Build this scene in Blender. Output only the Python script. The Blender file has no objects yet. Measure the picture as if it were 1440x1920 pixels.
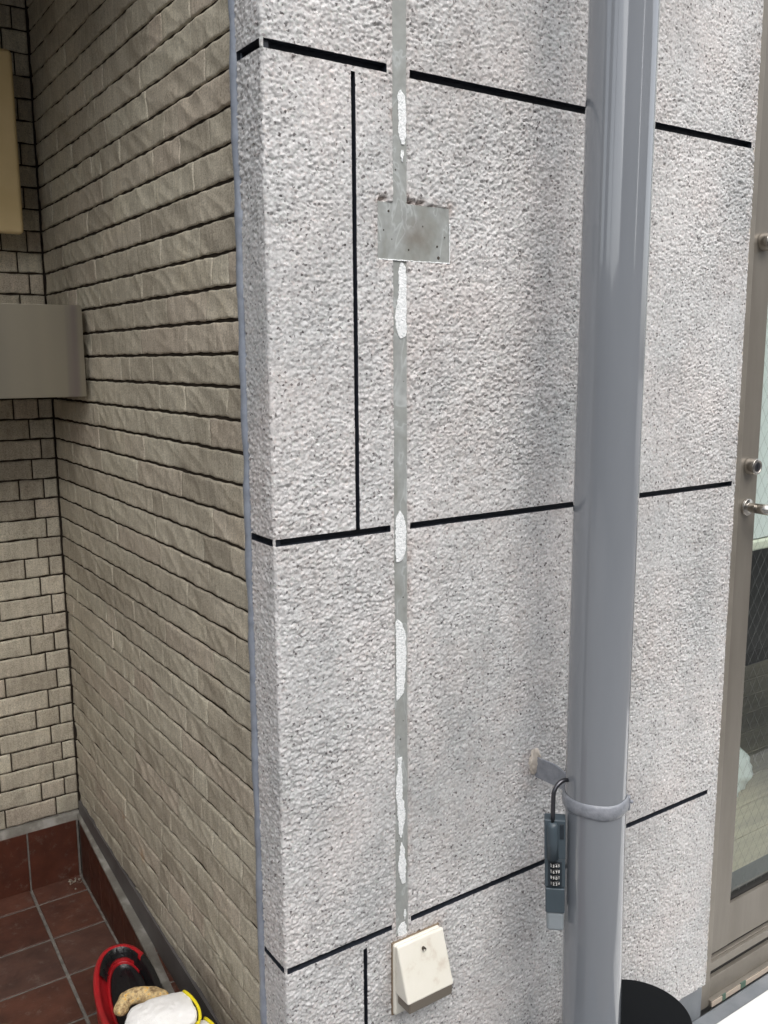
import bpy, bmesh, math, random
import numpy as np
from mathutils import Vector, Matrix
sc = bpy.context.scene
C = sc.collection
R = math.radians
rng = np.random.default_rng(7)
random.seed(7)

# ---------------------------------------------------------------- camera
YAW, PITCH, ROLL, FPX = .5954, .1674, -.0061, 1692.86
f = Vector((math.sin(YAW)*math.cos(PITCH), math.cos(YAW)*math.cos(PITCH), -math.sin(PITCH)))
r = Vector((math.cos(YAW), -math.sin(YAW), 0)); u = r.cross(f)
r2 = r*math.cos(ROLL) + u*math.sin(ROLL); u2 = -r*math.sin(ROLL) + u*math.cos(ROLL)
cd = bpy.data.cameras.new('camera'); cam = bpy.data.objects.new('camera', cd); C.objects.link(cam)
cam.matrix_world = Matrix(((r2.x, u2.x, -f.x, -.5197), (r2.y, u2.y, -f.y, -1.0183), (r2.z, u2.z, -f.z, 0), (0, 0, 0, 1)))
cd.sensor_fit = 'VERTICAL'; cd.sensor_height = 24; cd.lens = FPX*24/1920
cd.clip_start = .02; cd.clip_end = 500
sc.camera = cam

# ---------------------------------------------------------------- light (bright overcast)
SUN_EL, SUN_DIR = 50, Vector((-.05, -1.0, 0)).normalized()
w = bpy.data.worlds.new('World'); sc.world = w; w.use_nodes = True
nt = w.node_tree; bg = nt.nodes['Background']
sk = nt.nodes.new('ShaderNodeTexSky'); sk.sky_type = 'NISHITA'; sk.sun_disc = False
sk.sun_elevation = R(SUN_EL); sk.sun_rotation = math.atan2(SUN_DIR.x, SUN_DIR.y)
sk.air_density = 1.0; sk.dust_density = 3.0; sk.ozone_density = .6
hs = nt.nodes.new('ShaderNodeHueSaturation'); hs.inputs['Saturation'].default_value = .3
nt.links.new(sk.outputs[0], hs.inputs['Color']); nt.links.new(hs.outputs[0], bg.inputs[0])
bg.inputs[1].default_value = .15
sl = bpy.data.lights.new('sun', 'SUN'); sl.energy = 1.05; sl.angle = R(95); sl.color = (1, .97, .93)
sun = bpy.data.objects.new('sun', sl); C.objects.link(sun)
tosun = Vector((SUN_DIR.x*math.cos(R(SUN_EL)), SUN_DIR.y*math.cos(R(SUN_EL)), math.sin(R(SUN_EL))))
sun.rotation_euler = tosun.to_track_quat('Z', 'Y').to_euler()
sc.view_settings.view_transform = 'Standard'; sc.view_settings.look = 'None'
sc.view_settings.exposure = .98; sc.view_settings.gamma = 1

# ---------------------------------------------------------------- helpers
def link(o, parent=None):
    C.objects.link(o)
    if parent: o.parent = parent
    return o
def tag(o, label=None, cat=None, group=None, kind=None):
    if label: o['label'] = label
    if cat: o['category'] = cat
    if group: o['group'] = group
    if kind: o['kind'] = kind
    return o
def empty(name, loc, label, cat, group=None):
    o = bpy.data.objects.new(name, None); o.location = loc; o.empty_display_size = .02
    link(o); tag(o, label, cat, group)
    bpy.context.view_layer.update()
    return o
def keepw(o, parent):
    """parent while keeping the vertices' world places (children are modelled in world space)"""
    o.parent = parent
    if parent: o.matrix_parent_inverse = Matrix.Translation(parent.location).inverted() if parent.type == 'EMPTY' else Matrix.Identity(4)
    return o
def np_mesh(name, V, F, mat, parent=None, smooth=True, uv=None):
    me = bpy.data.meshes.new(name)
    V = np.asarray(V, dtype=np.float32); F = np.asarray(F, dtype=np.int32)
    k = F.shape[1]
    me.vertices.add(len(V)); me.vertices.foreach_set('co', V.ravel())
    me.loops.add(F.size); me.loops.foreach_set('vertex_index', F.ravel())
    me.polygons.add(len(F)); me.polygons.foreach_set('loop_start', np.arange(0, F.size, k, dtype=np.int32))
    me.polygons.foreach_set('use_smooth', np.full(len(F), smooth))
    me.update(calc_edges=True)
    me.materials.append(mat)
    o = bpy.data.objects.new(name, me); C.objects.link(o)
    if parent: keepw(o, parent)
    return o
def bm_obj(name, bm, mat, parent=None, smooth=False, bevel=0, seg=2):
    bmesh.ops.recalc_face_normals(bm, faces=bm.faces)
    me = bpy.data.meshes.new(name); bm.to_mesh(me); bm.free()
    me.materials.append(mat)
    if smooth:
        for p in me.polygons: p.use_smooth = True
    o = bpy.data.objects.new(name, me); C.objects.link(o)
    if bevel:
        m = o.modifiers.new('b', 'BEVEL'); m.width = bevel; m.segments = seg; m.limit_method = 'ANGLE'; m.angle_limit = R(35)
        for p in me.polygons: p.use_smooth = True
        m.harden_normals = True
    if parent: keepw(o, parent)
    return o
def box(bm, x0, x1, y0, y1, z0, z1):
    v = [bm.verts.new(p) for p in ((x0,y0,z0),(x1,y0,z0),(x1,y1,z0),(x0,y1,z0),(x0,y0,z1),(x1,y0,z1),(x1,y1,z1),(x0,y1,z1))]
    for q in ((0,3,2,1),(4,5,6,7),(0,1,5,4),(1,2,6,5),(2,3,7,6),(3,0,4,7)): bm.faces.new([v[i] for i in q])
def hexa(bm, lo, hi):
    v = [bm.verts.new(p) for p in list(lo)+list(hi)]
    for q in ((0,3,2,1),(4,5,6,7),(0,1,5,4),(1,2,6,5),(2,3,7,6),(3,0,4,7)): bm.faces.new([v[i] for i in q])
def tube(bm, pts, rad, n=16, cap=True, sq=None):
    pts = [Vector(p) for p in pts]; rings = []
    t0 = (pts[1]-pts[0]).normalized()
    ref = Vector((0,0,1)) if abs(t0.z) < .9 else Vector((1,0,0))
    nrm = t0.cross(ref).normalized()
    for i, p in enumerate(pts):
        t = (pts[min(i+1,len(pts)-1)]-pts[max(i-1,0)]).normalized()
        nrm = (nrm - t*nrm.dot(t)).normalized(); b = t.cross(nrm)
        rr = rad[i] if hasattr(rad, '__len__') else rad
        rings.append([bm.verts.new(p + nrm*rr*math.cos(a) + b*rr*math.sin(a)) for a in [2*math.pi*k/n for k in range(n)]])
    for a, b in zip(rings, rings[1:]):
        for k in range(n): bm.faces.new((a[k], a[(k+1)%n], b[(k+1)%n], b[k]))
    if cap: bm.faces.new(rings[0][::-1]); bm.faces.new(rings[-1])
def lathe(bm, prof, c, n=48, sx=1, sy=1, rot=0, axis='z', cap_last=False):
    rings = []
    for rr, h in prof:
        ring = []
        for k in range(n):
            a = 2*math.pi*k/n; x, y = rr*sx*math.cos(a), rr*sy*math.sin(a)
            x, y = x*math.cos(rot)-y*math.sin(rot), x*math.sin(rot)+y*math.cos(rot)
            if axis == 'z': p = (c[0]+x, c[1]+y, c[2]+h)
            elif axis == 'y': p = (c[0]+x, c[1]+h, c[2]+y)
            else: p = (c[0]+h, c[1]+x, c[2]+y)
            ring.append(bm.verts.new(p))
        rings.append(ring)
    for a, b in zip(rings, rings[1:]):
        for k in range(n): bm.faces.new((a[k], a[(k+1)%n], b[(k+1)%n], b[k]))
    if prof[0][0] > 1e-6: bm.faces.new(rings[0][::-1])
    if prof[-1][0] > 1e-6: bm.faces.new(rings[-1])
    bmesh.ops.remove_doubles(bm, verts=bm.verts, dist=1e-6)

# ---------------------------------------------------------------- materials
def mat(name, col, rough=.6, metal=0, spec=.5):
    m = bpy.data.materials.new(name); m.use_nodes = True
    b = m.node_tree.nodes['Principled BSDF']
    b.inputs['Base Color'].default_value = (*col, 1); b.inputs['Roughness'].default_value = rough
    b.inputs['Metallic'].default_value = metal; b.inputs['Specular IOR Level'].default_value = spec
    return m
class N:
    def __init__(s, m): s.t = m.node_tree; s.b = s.t.nodes['Principled BSDF']; s.c = s.t.nodes.new('ShaderNodeTexCoord')
    def n(s, ty, **k):
        o = s.t.nodes.new('ShaderNode'+ty)
        for a, v in k.items():
            if a[0] == '_': setattr(o, a[1:], v)
            else: o.inputs[a].default_value = v
        return o
    def l(s, a, b): s.t.links.new(a, b)
    def noise(s, scale, detail=4, rough=.55, co=None, dim='3D', dist=0):
        o = s.n('TexNoise', Scale=scale, Detail=detail, Roughness=rough, Distortion=dist)
        s.l(co or s.c.outputs['Object'], o.inputs['Vector']); return o.outputs['Fac']
    def ramp(s, fac, stops, interp='LINEAR'):
        o = s.n('ValToRGB'); o.color_ramp.interpolation = interp
        e = o.color_ramp.elements
        while len(e) < len(stops): e.new(.5)
        for i, (p, c) in enumerate(stops):
            e[i].position = p; e[i].color = (*c, 1) if hasattr(c, '__len__') else (c, c, c, 1)
        s.l(fac, o.inputs[0]); return o.outputs[0]
    def mix(s, fac, a, b, mode='MIX'):
        o = s.t.nodes.new('ShaderNodeMix'); o.data_type = 'RGBA'; o.blend_type = mode
        for i, v in ((0, fac), (6, a), (7, b)):
            if hasattr(v, 'is_output'): s.l(v, o.inputs[i])
            elif i == 0: o.inputs[0].default_value = v
            else: o.inputs[i].default_value = (*v, 1)
        return o.outputs[2]
    def mapping(s, scale=(1,1,1), rot=(0,0,0)):
        o = s.n('Mapping'); o.inputs['Scale'].default_value = scale; o.inputs['Rotation'].default_value = rot
        s.l(s.c.outputs['Object'], o.inputs[0]); return o.outputs[0]
    def col(s, a): s.l(a, s.b.inputs['Base Color'])
    def rough(s, a): s.l(a, s.b.inputs['Roughness'])
    def bump(s, h, strength=.5, dist=.001):
        o = s.n('Bump', Strength=strength, Distance=dist); s.l(h, o.inputs['Height']); s.l(o.outputs[0], s.b.inputs['Normal'])

# granite-flake sprayed render
M_wall = mat('roughcast_render', (.55,.53,.52), .85, 0, .25); g = N(M_wall)
vo = g.n('TexVoronoi', Scale=340.); g.l(g.c.outputs['Object'], vo.inputs['Vector'])
sep = g.n('SeparateColor'); g.l(vo.outputs['Color'], sep.inputs[0])
grain = g.ramp(sep.outputs[0], [(0, (.12,.11,.11)), (.022, (.25,.24,.24)), (.05, (.42,.415,.415)), (.30,(.545,.54,.535)), (.75,(.625,.62,.615)), (1,(.71,.705,.70))])
tint = g.ramp(sep.outputs[1], [(0,(.92,.96,.92)), (.12,(1,1,1)), (.86,(1,.99,.985)), (.955,(1,.94,.925)), (1,(.95,.92,.88))])
base = g.mix(1., grain, tint, 'MULTIPLY')
big = g.ramp(g.noise(2.6, 5, .62, g.mapping((1.6,1.6,.8))), [(.36,(.66,.675,.68)), (.5,(.9,.9,.9)), (.64,(1.05,1.03,1.02))])
base = g.mix(.75, base, big, 'MULTIPLY')
pink = g.ramp(g.noise(7., 3), [(.45,(.985,.995,1)), (.66,(1.0,.975,.968))])
base = g.mix(.8, base, pink, 'MULTIPLY')
at = g.n('Attribute'); at.attribute_name = 'dirt'
dn = g.ramp(g.noise(210, 3, .6), [(.36,(.16,.13,.115)), (.62,(.62,.56,.53))])
base = g.mix(at.outputs['Fac'], base, dn)
g.col(base)
g.bump(g.noise(560, 2, .6), .35, .0006)

M_groove = mat('groove_sealant_black', (.028,.032,.043), .4, 0, .5); g = N(M_groove)
g.bump(g.noise(160, 3), .5, .0006)
# bare mortar with dried adhesive swirls
M_mortar = mat('bare_mortar', (.3,.3,.28), .55, 0, .4); g = N(M_mortar)
n1 = g.noise(20, 3, .55, g.mapping((1,1,.5)), dist=.8)
c0 = g.ramp(n1, [(.2,(.26,.27,.25)), (.38,(.32,.33,.315)), (.49,(.31,.325,.31)), (.505,(.43,.45,.445)), (.525,(.33,.345,.335)), (.65,(.27,.28,.26)), (.8,(.24,.235,.215))])
vm = g.n('VectorMath', _operation='DISTANCE'); g.l(g.c.outputs['Object'], vm.inputs[0]); vm.inputs[1].default_value = (.227, 0, .166)
sm_ = g.n('Math', _operation='MULTIPLY_ADD'); g.l(g.noise(55, 3), sm_.inputs[0]); sm_.inputs[1].default_value = .05; g.l(vm.outputs['Value'], sm_.inputs[2])
c0 = g.mix(g.ramp(sm_.outputs[0], [(.028,.75), (.055,0.)]), c0, (.19,.17,.145))
c0 = g.mix(.35, c0, g.ramp(g.noise(90, 5), [(.3,(.7,.7,.7)), (.7,(1.2,1.2,1.2))]), 'MULTIPLY')
vo = g.n('TexVoronoi', Scale=60.); g.l(g.c.outputs['Object'], vo.inputs['Vector'])
c0 = g.mix(g.ramp(vo.outputs['Distance'], [(.06,1.), (.1,0.)]), c0, (.06,.055,.05))
g.col(c0); g.bump(g.noise(70, 4), .5, .0008)
g.rough(g.ramp(n1, [(.4,.35), (.6,.7)]))
M_tape = mat('white_foam_tape', (.82,.84,.84), .8, 0, .3); g = N(M_tape)
g.col(g.ramp(g.noise(420, 3), [(.3,(.55,.58,.58)), (.5,(.82,.84,.84)), (.7,(.9,.9,.9))])); g.bump(g.noise(380, 2), .8, .001)

# split-face tiles (colour per tile through island random)
def tile_mat(name, cols, lo=.75):
    m = mat(name, cols[1], .7, 0, .35); g = N(m)
    geo = g.n('NewGeometry')
    c = g.ramp(geo.outputs['Random Per Island'], [(0, cols[0]), (.35, cols[1]), (.7, cols[2]), (1, cols[3])])
    sp = g.ramp(g.noise(420, 3, .7), [(.30,(.42,.41,.39)), (.45,(.90,.90,.90)), (.7,(1.35,1.33,1.28))])
    c = g.mix(.85, c, sp, 'MULTIPLY')
    st = g.ramp(g.noise(6, 6, .65), [(.3,(.72,.70,.68)), (.55,(1,1,1)), (.75,(1.12,1.1,1.05))])
    c = g.mix(.85, c, st, 'MULTIPLY')
    ve = g.ramp(g.noise(120, 4, .65, g.mapping((1,1,.16))), [(.35,(.78,.77,.74)), (.6,(1.10,1.09,1.06))])
    c = g.mix(.7, c, ve, 'MULTIPLY')
    for loc, r_ in (((0,.707,-.915), .016), ((0,.60,-.955), .020)):
        vm = g.n('VectorMath', _operation='DISTANCE'); g.l(g.c.outputs['Object'], vm.inputs[0]); vm.inputs[1].default_value = loc
        sm_ = g.n('Math', _operation='MULTIPLY_ADD'); g.l(g.noise(90, 4), sm_.inputs[0]); sm_.inputs[1].default_value = .03; g.l(vm.outputs['Value'], sm_.inputs[2])
        c = g.mix(g.ramp(sm_.outputs[0], [(r_,.35), (r_+.014,0.)]), c, (.50,.26,.10))
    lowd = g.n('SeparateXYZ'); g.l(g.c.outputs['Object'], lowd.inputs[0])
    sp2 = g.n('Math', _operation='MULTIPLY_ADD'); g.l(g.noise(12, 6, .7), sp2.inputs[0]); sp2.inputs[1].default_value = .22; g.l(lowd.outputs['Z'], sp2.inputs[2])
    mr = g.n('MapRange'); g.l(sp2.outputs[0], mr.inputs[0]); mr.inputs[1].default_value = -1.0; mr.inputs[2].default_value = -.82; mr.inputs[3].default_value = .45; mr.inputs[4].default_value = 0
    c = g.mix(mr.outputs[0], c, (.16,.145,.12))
    g.col(c); g.bump(g.noise(330, 4, .7), .8, .0010); return m
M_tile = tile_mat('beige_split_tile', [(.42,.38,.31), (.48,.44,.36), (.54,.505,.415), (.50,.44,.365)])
M_grout = mat('dark_tile_grout', (.040,.032,.025), .95, 0, .1)

M_bead = mat('blue_grey_sealant', (.175,.20,.24), .42, 0, .5); g = N(M_bead)
g.col(g.ramp(g.noise(60, 4), [(.3,(.21,.235,.28)), (.7,(.29,.32,.375))])); g.bump(g.noise(110, 3), .6, .0012)

M_pipe = mat('grey_pipe_paint', (.235,.25,.275), .10, 0, .5); g = N(M_pipe)
g.col(g.ramp(g.noise(5, 5, .6, g.mapping((1,1,.25))), [(.3,(.195,.21,.23)), (.7,(.225,.24,.262))]))
g.b.inputs['Specular IOR Level'].default_value = .6; g.b.inputs['Coat Weight'].default_value = .8; g.b.inputs['Coat Roughness'].default_value = .05; g.bump(g.noise(30, 2, .5, g.mapping((2.2,2.2,.03))), .15, .0012)

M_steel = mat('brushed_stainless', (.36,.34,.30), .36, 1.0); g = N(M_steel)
g.col(g.ramp(g.noise(13, 2, .5, g.mapping((1,1,.02))), [(.40,(.34,.30,.30)), (.46,(.47,.44,.37)), (.7,(.52,.485,.40))]))  # dark vertical stripes in the base colour imitate reflections
g.bump(g.noise(700, 2, .5, g.mapping((.03,.03,1))), .12, .0004)
M_cream = mat('cream_plastic', (.60,.50,.30), .4); g = N(M_cream)
g.col(g.ramp(g.noise(9, 4), [(.3,(.66,.50,.25)), (.7,(.76,.59,.33))]))
M_ivory = mat('ivory_plastic', (.72,.69,.60), .38); g = N(M_ivory)
g.col(g.ramp(g.noise(26, 5, .6), [(.28,(.60,.53,.44)), (.42,(.74,.71,.62)), (.8,(.78,.75,.67))]))
g.bump(g.noise(240, 2), .15, .0004)
M_brownpl = mat('taupe_plastic', (.17,.145,.115), .35)
M_dark = mat('matte_black_plastic', (.006,.007,.008), .8, 0, .12); g = N(M_dark)
g.col(g.ramp(g.noise(900, 2, .5, g.mapping((1,.05,1), (0,0,.8))), [(.76,(.006,.007,.008)), (.79,(.03,.03,.03))]))
M_black = mat('black_gloss', (.008,.008,.009), .3)
M_screw = mat('dark_hole', (.05,.04,.03), .8)

M_alu = mat('bronze_aluminium', (.19,.17,.145), .42, .35); g = N(M_alu)
g.col(g.ramp(g.noise(16, 6, .65, g.mapping((1,1,.15))), [(.3,(.165,.145,.12)), (.7,(.22,.2,.17))]))
M_alu2 = mat('bronze_aluminium_light', (.235,.215,.18), .45, .3); g = N(M_alu2)
g.col(g.ramp(g.noise(20, 5, .6), [(.3,(.20,.18,.15)), (.7,(.26,.235,.2))]))
M_rubber = mat('black_gasket', (.02,.018,.016), .7)
M_chrome = mat('satin_nickel', (.55,.52,.48), .25, 1.0)
M_chromed = mat('dark_nickel', (.10,.10,.11), .3, .9)
M_cau = mat('cream_caulk', (.58,.52,.45), .75)
M_plinth = mat('blue_grey_painted_concrete', (.20,.215,.23), .6); g = N(M_plinth)
g.col(g.ramp(g.noise(14, 6, .6), [(.3,(.16,.175,.19)), (.7,(.235,.25,.265))])); g.bump(g.noise(90, 4), .3, .001)
M_white = mat('white_painted_slab', (.86,.86,.84), .6); g = N(M_white); g.bump(g.noise(80, 3), .2, .001)
M_green = mat('green_tape', (.10,.16,.12), .6)
M_tan = mat('tan_tape', (.50,.42,.34), .6)

def floor_tile_mat(name, c0_, c1_, c2_):
    m = mat(name, c1_, .5, 0, .4); g = N(m); geo = g.n('NewGeometry')
    c = g.ramp(geo.outputs['Random Per Island'], [(0, c0_), (.5, c1_), (1, c2_)])
    c = g.mix(.9, c, g.ramp(g.noise(16, 6, .7), [(.32,(.62,.62,.64)), (.6,(1.1,1.05,1)), (.75,(1.3,1.25,1.2))]), 'MULTIPLY')
    dus = g.ramp(g.noise(45, 6, .8), [(.56,0.), (.72,.55)])
    c = g.mix(dus, c, (.16,.13,.11))
    g.col(c); g.bump(g.noise(120, 4), .4, .0008); g.rough(g.ramp(g.noise(20, 4), [(.3,.35), (.7,.65)])); return m
M_ftile = floor_tile_mat('terracotta_floor_tile', (.075,.030,.021), (.098,.041,.028), (.080,.046,.038))
M_sktile = floor_tile_mat('oxblood_skirting_tile', (.060,.018,.010), (.075,.023,.013), (.065,.026,.017))
M_fgrout = mat('grey_floor_grout', (.155,.145,.13), .95); g = N(M_fgrout)
g.col(g.ramp(g.noise(60, 5), [(.3,(.10,.095,.085)), (.7,(.20,.185,.165))])); g.bump(g.noise(200,3),.5,.001)
M_ledge = mat('stained_mortar_ledge', (.25,.23,.2), .8); g = N(M_ledge)
g.col(g.ramp(g.noise(15, 5, .6), [(.3,(.115,.105,.09)), (.48,(.17,.16,.14)), (.58,(.27,.26,.235)), (.75,(.33,.32,.3))])); g.bump(g.noise(120, 4), .5, .001)
M_band = mat('dark_painted_band', (.085,.08,.08), .45); g = N(M_band)
g.col(g.ramp(g.noise(11, 6, .6), [(.3,(.065,.06,.06)), (.7,(.115,.108,.105))]))
M_ceil = mat('shade_ceiling_paint', (.14,.12,.10), .8)
M_ground = mat('street_concrete', (.26,.255,.245), .85); g = N(M_ground)
g.col(g.ramp(g.noise(3, 8, .6), [(.3,(.2,.2,.195)), (.7,(.31,.30,.29))]))

# ---------------------------------------------------------------- SETTING: ground sheet and pavement
bm = bmesh.new(); s = 60
bm.faces.new([bm.verts.new(p) for p in ((-s,-s,-1.42),(s,-s,-1.42),(s,s,-1.42),(-s,s,-1.42))])
tag(bm_obj('ground', bm, M_ground), kind='structure')

# ---------------------------------------------------------------- front wall: height-field render
def field(shape, sig, d, seed, ax=(1, 1)):
    """gaussian-filtered noise, periodic, unit variance; sig in metres, d spacing"""
    n = np.random.default_rng(seed).standard_normal(shape)
    fy = np.fft.fftfreq(shape[0])[:, None]; fx = np.fft.rfftfreq(shape[1])[None, :]
    h = np.exp(-2*(np.pi**2)*(((sig*ax[0]/d)*fy)**2 + ((sig*ax[1]/d)*fx)**2))
    q = np.fft.irfft2(np.fft.rfft2(n)*h, s=shape); return (q-q.mean())/q.std()

WB, WT, WR = -1.275, .80, .9625      # bottom, top of detailed zone, right edge
RET = .064
STX0, STX1 = .1872, .2096            # cable-duct strip
PX0, PX1, PZ0, PZ1 = .163, .2815, .131, .2035
GR = [(.0025,.1775,.3620,.3728), (.2135,.9525,.3608,.3716),
      (.0015,.180,-.2365,-.2272), (.2135,.9525,-.2362,-.2272),
      (.0020,.179,-.8458,-.8370), (.2145,.932,-.8450,-.8360),
      (.1230,.1296,-.2272,.3555), (.1278,.1345,WB,-.8580),
      (-.0630,-.003,.3618,.3728), (-.0630,-.0025,-.2365,-.2272), (-.0630,-.0025,-.8458,-.8370)]
def lines(a, b, step, marks):
    k = sorted(set([a, b]+[m for m in marks if a < m < b])); out = []
    for p, q in zip(k, k[1:]):
        n = max(1, int(round((q-p)/step))); out += list(p+(q-p)*np.arange(n)/n)
    return np.array(out+[b])
ST = .0013
sm = [g_[0] for g_ in GR]+[g_[1] for g_ in GR]+[STX0, STX1, PX0, PX1]
zm = [g_[2] for g_ in GR]+[g_[3] for g_ in GR]+[PZ0, PZ1, -.862]
S = lines(-RET, WR, ST, sm); Z = lines(WB, WT, ST, zm)
ns, nz = len(S), len(Z)
shp = (nz, ns)
F1 = field(shp, .00118, ST, 1, (.85, 1.15)); F2 = field(shp, .0024, ST, 2, (.8, 1.25)); F3 = field(shp, .012, ST, 3)
F4 = field(shp, .0009, ST, 5); VAR = np.clip(1+.30*field(shp, .07, ST, 14), .5, 1.5)
amp = 1 + .18*field(shp, .05, ST, 4)
H = .00145 + amp*VAR*(.00046*F1 + .00022*F2) + .0003*F3 + .00014*F4
H -= .0013*np.clip(F2-1.9, 0, 1.3)            # deeper pits
H -= .0009*VAR*np.clip(-F1-1.5, 0, 2)
H = np.clip(H, -.002, .0052)
SS, ZZ = np.meshgrid(S, Z)
jit = .0009*F1 + .0010*F3
def inr(x0, x1, z0, z1, j=0, e=1e-6):
    return (SS > x0-e+j*jit) & (SS < x1+e+j*jit) & (ZZ > z0-e+j*jit) & (ZZ < z1+e+j*jit)
strip = inr(STX0, STX1, -.862, WT+1) | inr(PX0, PX1, PZ0, PZ1)
# vertex-level flags: strictly inside -> flat
H = np.where(strip, -.0006+.00015*F3, H)
def rdist(x0, x1, z0, z1):
    dx = np.maximum(np.maximum(x0-SS, SS-x1), 0); dz = np.maximum(np.maximum(z0-ZZ, ZZ-z1), 0); return np.hypot(dx, dz)
# calmer arrises along the grooves
gd = np.full(shp, 1.)
for g_ in GR: gd = np.minimum(gd, rdist(*g_))
k_ = np.exp(-(gd/.0022)**2)
H = np.where(strip, H, H*(1-k_)+(.0012+.35*(H-.0014))*k_)
ds = .75*np.minimum(rdist(STX0, STX1, -.862, 2), rdist(PX0, PX1, PZ0, PZ1))
low = np.clip(.45+.5*field(shp, .018, ST, 6), 0, 1); mid_ = np.clip(.4+.7*field(shp, .004, ST, 8), 0, 1)
DIRT = np.exp(-(ds/.0055)**1.3)*(.25+.75*low)*(.35+.65*mid_)
top = np.exp(-(rdist(PX0, PX1, PZ1, PZ1+.003)/.0065)**2)*np.clip(mid_*1.8,0,1)*.95
bot = np.exp(-(rdist(PX0, PX0+.05, PZ0-.008, PZ0)/.008)**2)*mid_*.5
DIRT = np.maximum(DIRT, np.maximum(top, bot))
DIRT = np.maximum(DIRT, .55*np.exp(-(rdist(.172, .275, -.992, -.862)/.007)**1.3)*(.3+.7*mid_))
DIRT = np.maximum(DIRT, .5*np.exp(-(rdist(.443, .462, -.69, -.635)/.010)**2)*mid_)
DIRT = np.maximum(DIRT, .30*np.clip((SS-.944)/.008, 0, 1)*mid_)
broad = np.exp(-((SS-.36)/.17)**2)*np.clip(1.1-np.abs(ZZ+.25)/.75, 0, 1)
pat = np.clip(.15+.75*field(shp, .035, ST, 11)+.35*field(shp, .012, ST, 12, (1.6,.7)), 0, 1)
DIRT = np.maximum(DIRT, .34*broad*pat*(.3+.7*mid_))
DIRT = np.maximum(DIRT, .20*np.clip(field(shp, .06, ST, 13)-.4, 0, 1)*(.3+.7*mid_))
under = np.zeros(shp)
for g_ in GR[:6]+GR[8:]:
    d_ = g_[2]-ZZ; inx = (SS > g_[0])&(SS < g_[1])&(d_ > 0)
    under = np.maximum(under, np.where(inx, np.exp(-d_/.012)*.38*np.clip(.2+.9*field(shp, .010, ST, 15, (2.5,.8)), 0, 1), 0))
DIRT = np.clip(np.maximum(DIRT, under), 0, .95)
H -= np.exp(-(rdist(PX0+.004, PX1-.006, PZ1-.001, PZ1+.003)/.0030)**2)*.0075*mid_*(~strip)
GD = .011
faceid = np.zeros((nz-1, ns-1), np.int32)
sc_, zc_ = (S[:-1]+S[1:])/2, (Z[:-1]+Z[1:])/2
SC, ZC = np.meshgrid(sc_, zc_)
fs = strip[:-1,:-1].astype(int)+strip[1:,:-1]+strip[:-1,1:]+strip[1:,1:] >= 3
faceid[fs] = 100
for i, g_ in enumerate(GR): faceid[(SC > g_[0])&(SC < g_[1])&(ZC > g_[2])&(ZC < g_[3])] = i+1
def surf(s, h):
    """arc-length along return (s<0) and front (s>0) -> x,y with height h outwards"""
    e = .003; x = np.where(s > e, s, 0.); y = np.where(s < -e, -s, 0.)
    t = np.clip((s+e)/(2*e), 0, 1)*np.pi/2
    mid = np.abs(s) <= e
    x = np.where(mid, e-e*np.cos(t), x); y = np.where(mid, e-e*np.sin(t), y)
    return x-h*np.cos(t), y-h*np.sin(t)
HC = np.where(np.abs(SS) < .006, H*.75, H)
X, Y = surf(SS, HC)
V = np.stack([X, Y, ZZ], -1).reshape(-1, 3)
idx = np.arange(nz*ns).reshape(nz, ns)
Q = np.stack([idx[:-1,:-1], idx[:-1,1:], idx[1:,1:], idx[1:,:-1]], -1)
def submesh(mask, name, m, parent=None):
    q = Q[mask]; un, inv = np.unique(q, return_inverse=True)
    o = np_mesh(name, V[un], inv.reshape(q.shape), m, parent)
    if m is M_wall:
        at = o.data.attributes.new('dirt', 'FLOAT', 'POINT'); at.data.foreach_set('value', DIRT.ravel()[un].astype(np.float32))
    return o
wall = submesh(faceid == 0, 'roughcast_wall', M_wall)
tag(wall, 'pale grey speckled rough-cast wall with black grooves, at the corner behind the downpipe', 'wall')
# upper, lower and side masonry of the same wall (outside the frame, closes the body)
bm = bmesh.new()
box(bm, .002, WR-.001, .0015, .0625, WT+.0005, 2.6); box(bm, .0135, WR-.001, .0135, .25, WB-.002, WT); box(bm, .0135, WR-.001, .063, .25, WT+.0005, 2.6)
bm_obj('masonry', bm, M_wall, wall)
submesh(faceid == 100, 'bare_mortar_strip', M_mortar, wall)['label'] = 'smooth grey mortar strip with square patch where a cable duct was removed'
bm = bmesh.new()
ed = [(PX1+.0004, PZ1-.02), (PX1+.0006, PZ0-.0006), (PX0+.03, PZ0-.0008), (PX0-.0006, PZ0-.0005)]
for (xa, za), (xb, zb) in zip(ed, ed[1:]):
    n = int(math.hypot(xb-xa, zb-za)/.003)
    tube(bm, [(xa+(xb-xa)*k/n, -.0006, za+(zb-za)*k/n+random.uniform(-.0003,.0003)) for k in range(n+1)], [random.uniform(.0005,.0012) for k in range(n+1)], 6)
bm_obj('paint_edge', bm, M_tape, wall, smooth=True)
for hx, hz, hr in ((.1805,.1925,.0016), (.2610,.1520,.0014), (.2635,.1370,.0022), (.2130,.1450,.0011), (.1725,.1680,.0010), (.2740,.1650,.0009)):
    bm = bmesh.new(); bmesh.ops.create_icosphere(bm, subdivisions=2, radius=1, matrix=Matrix.Translation((hx, .0004, hz))@Matrix.Diagonal((hr, .0009, hr*1.1, 1)))
    for v_ in bm.verts: v_.co.x += random.uniform(-.0003,.0003); v_.co.z += random.uniform(-.0003,.0003)
    bm_obj('anchor_hole', bm, M_screw, wall)
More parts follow.
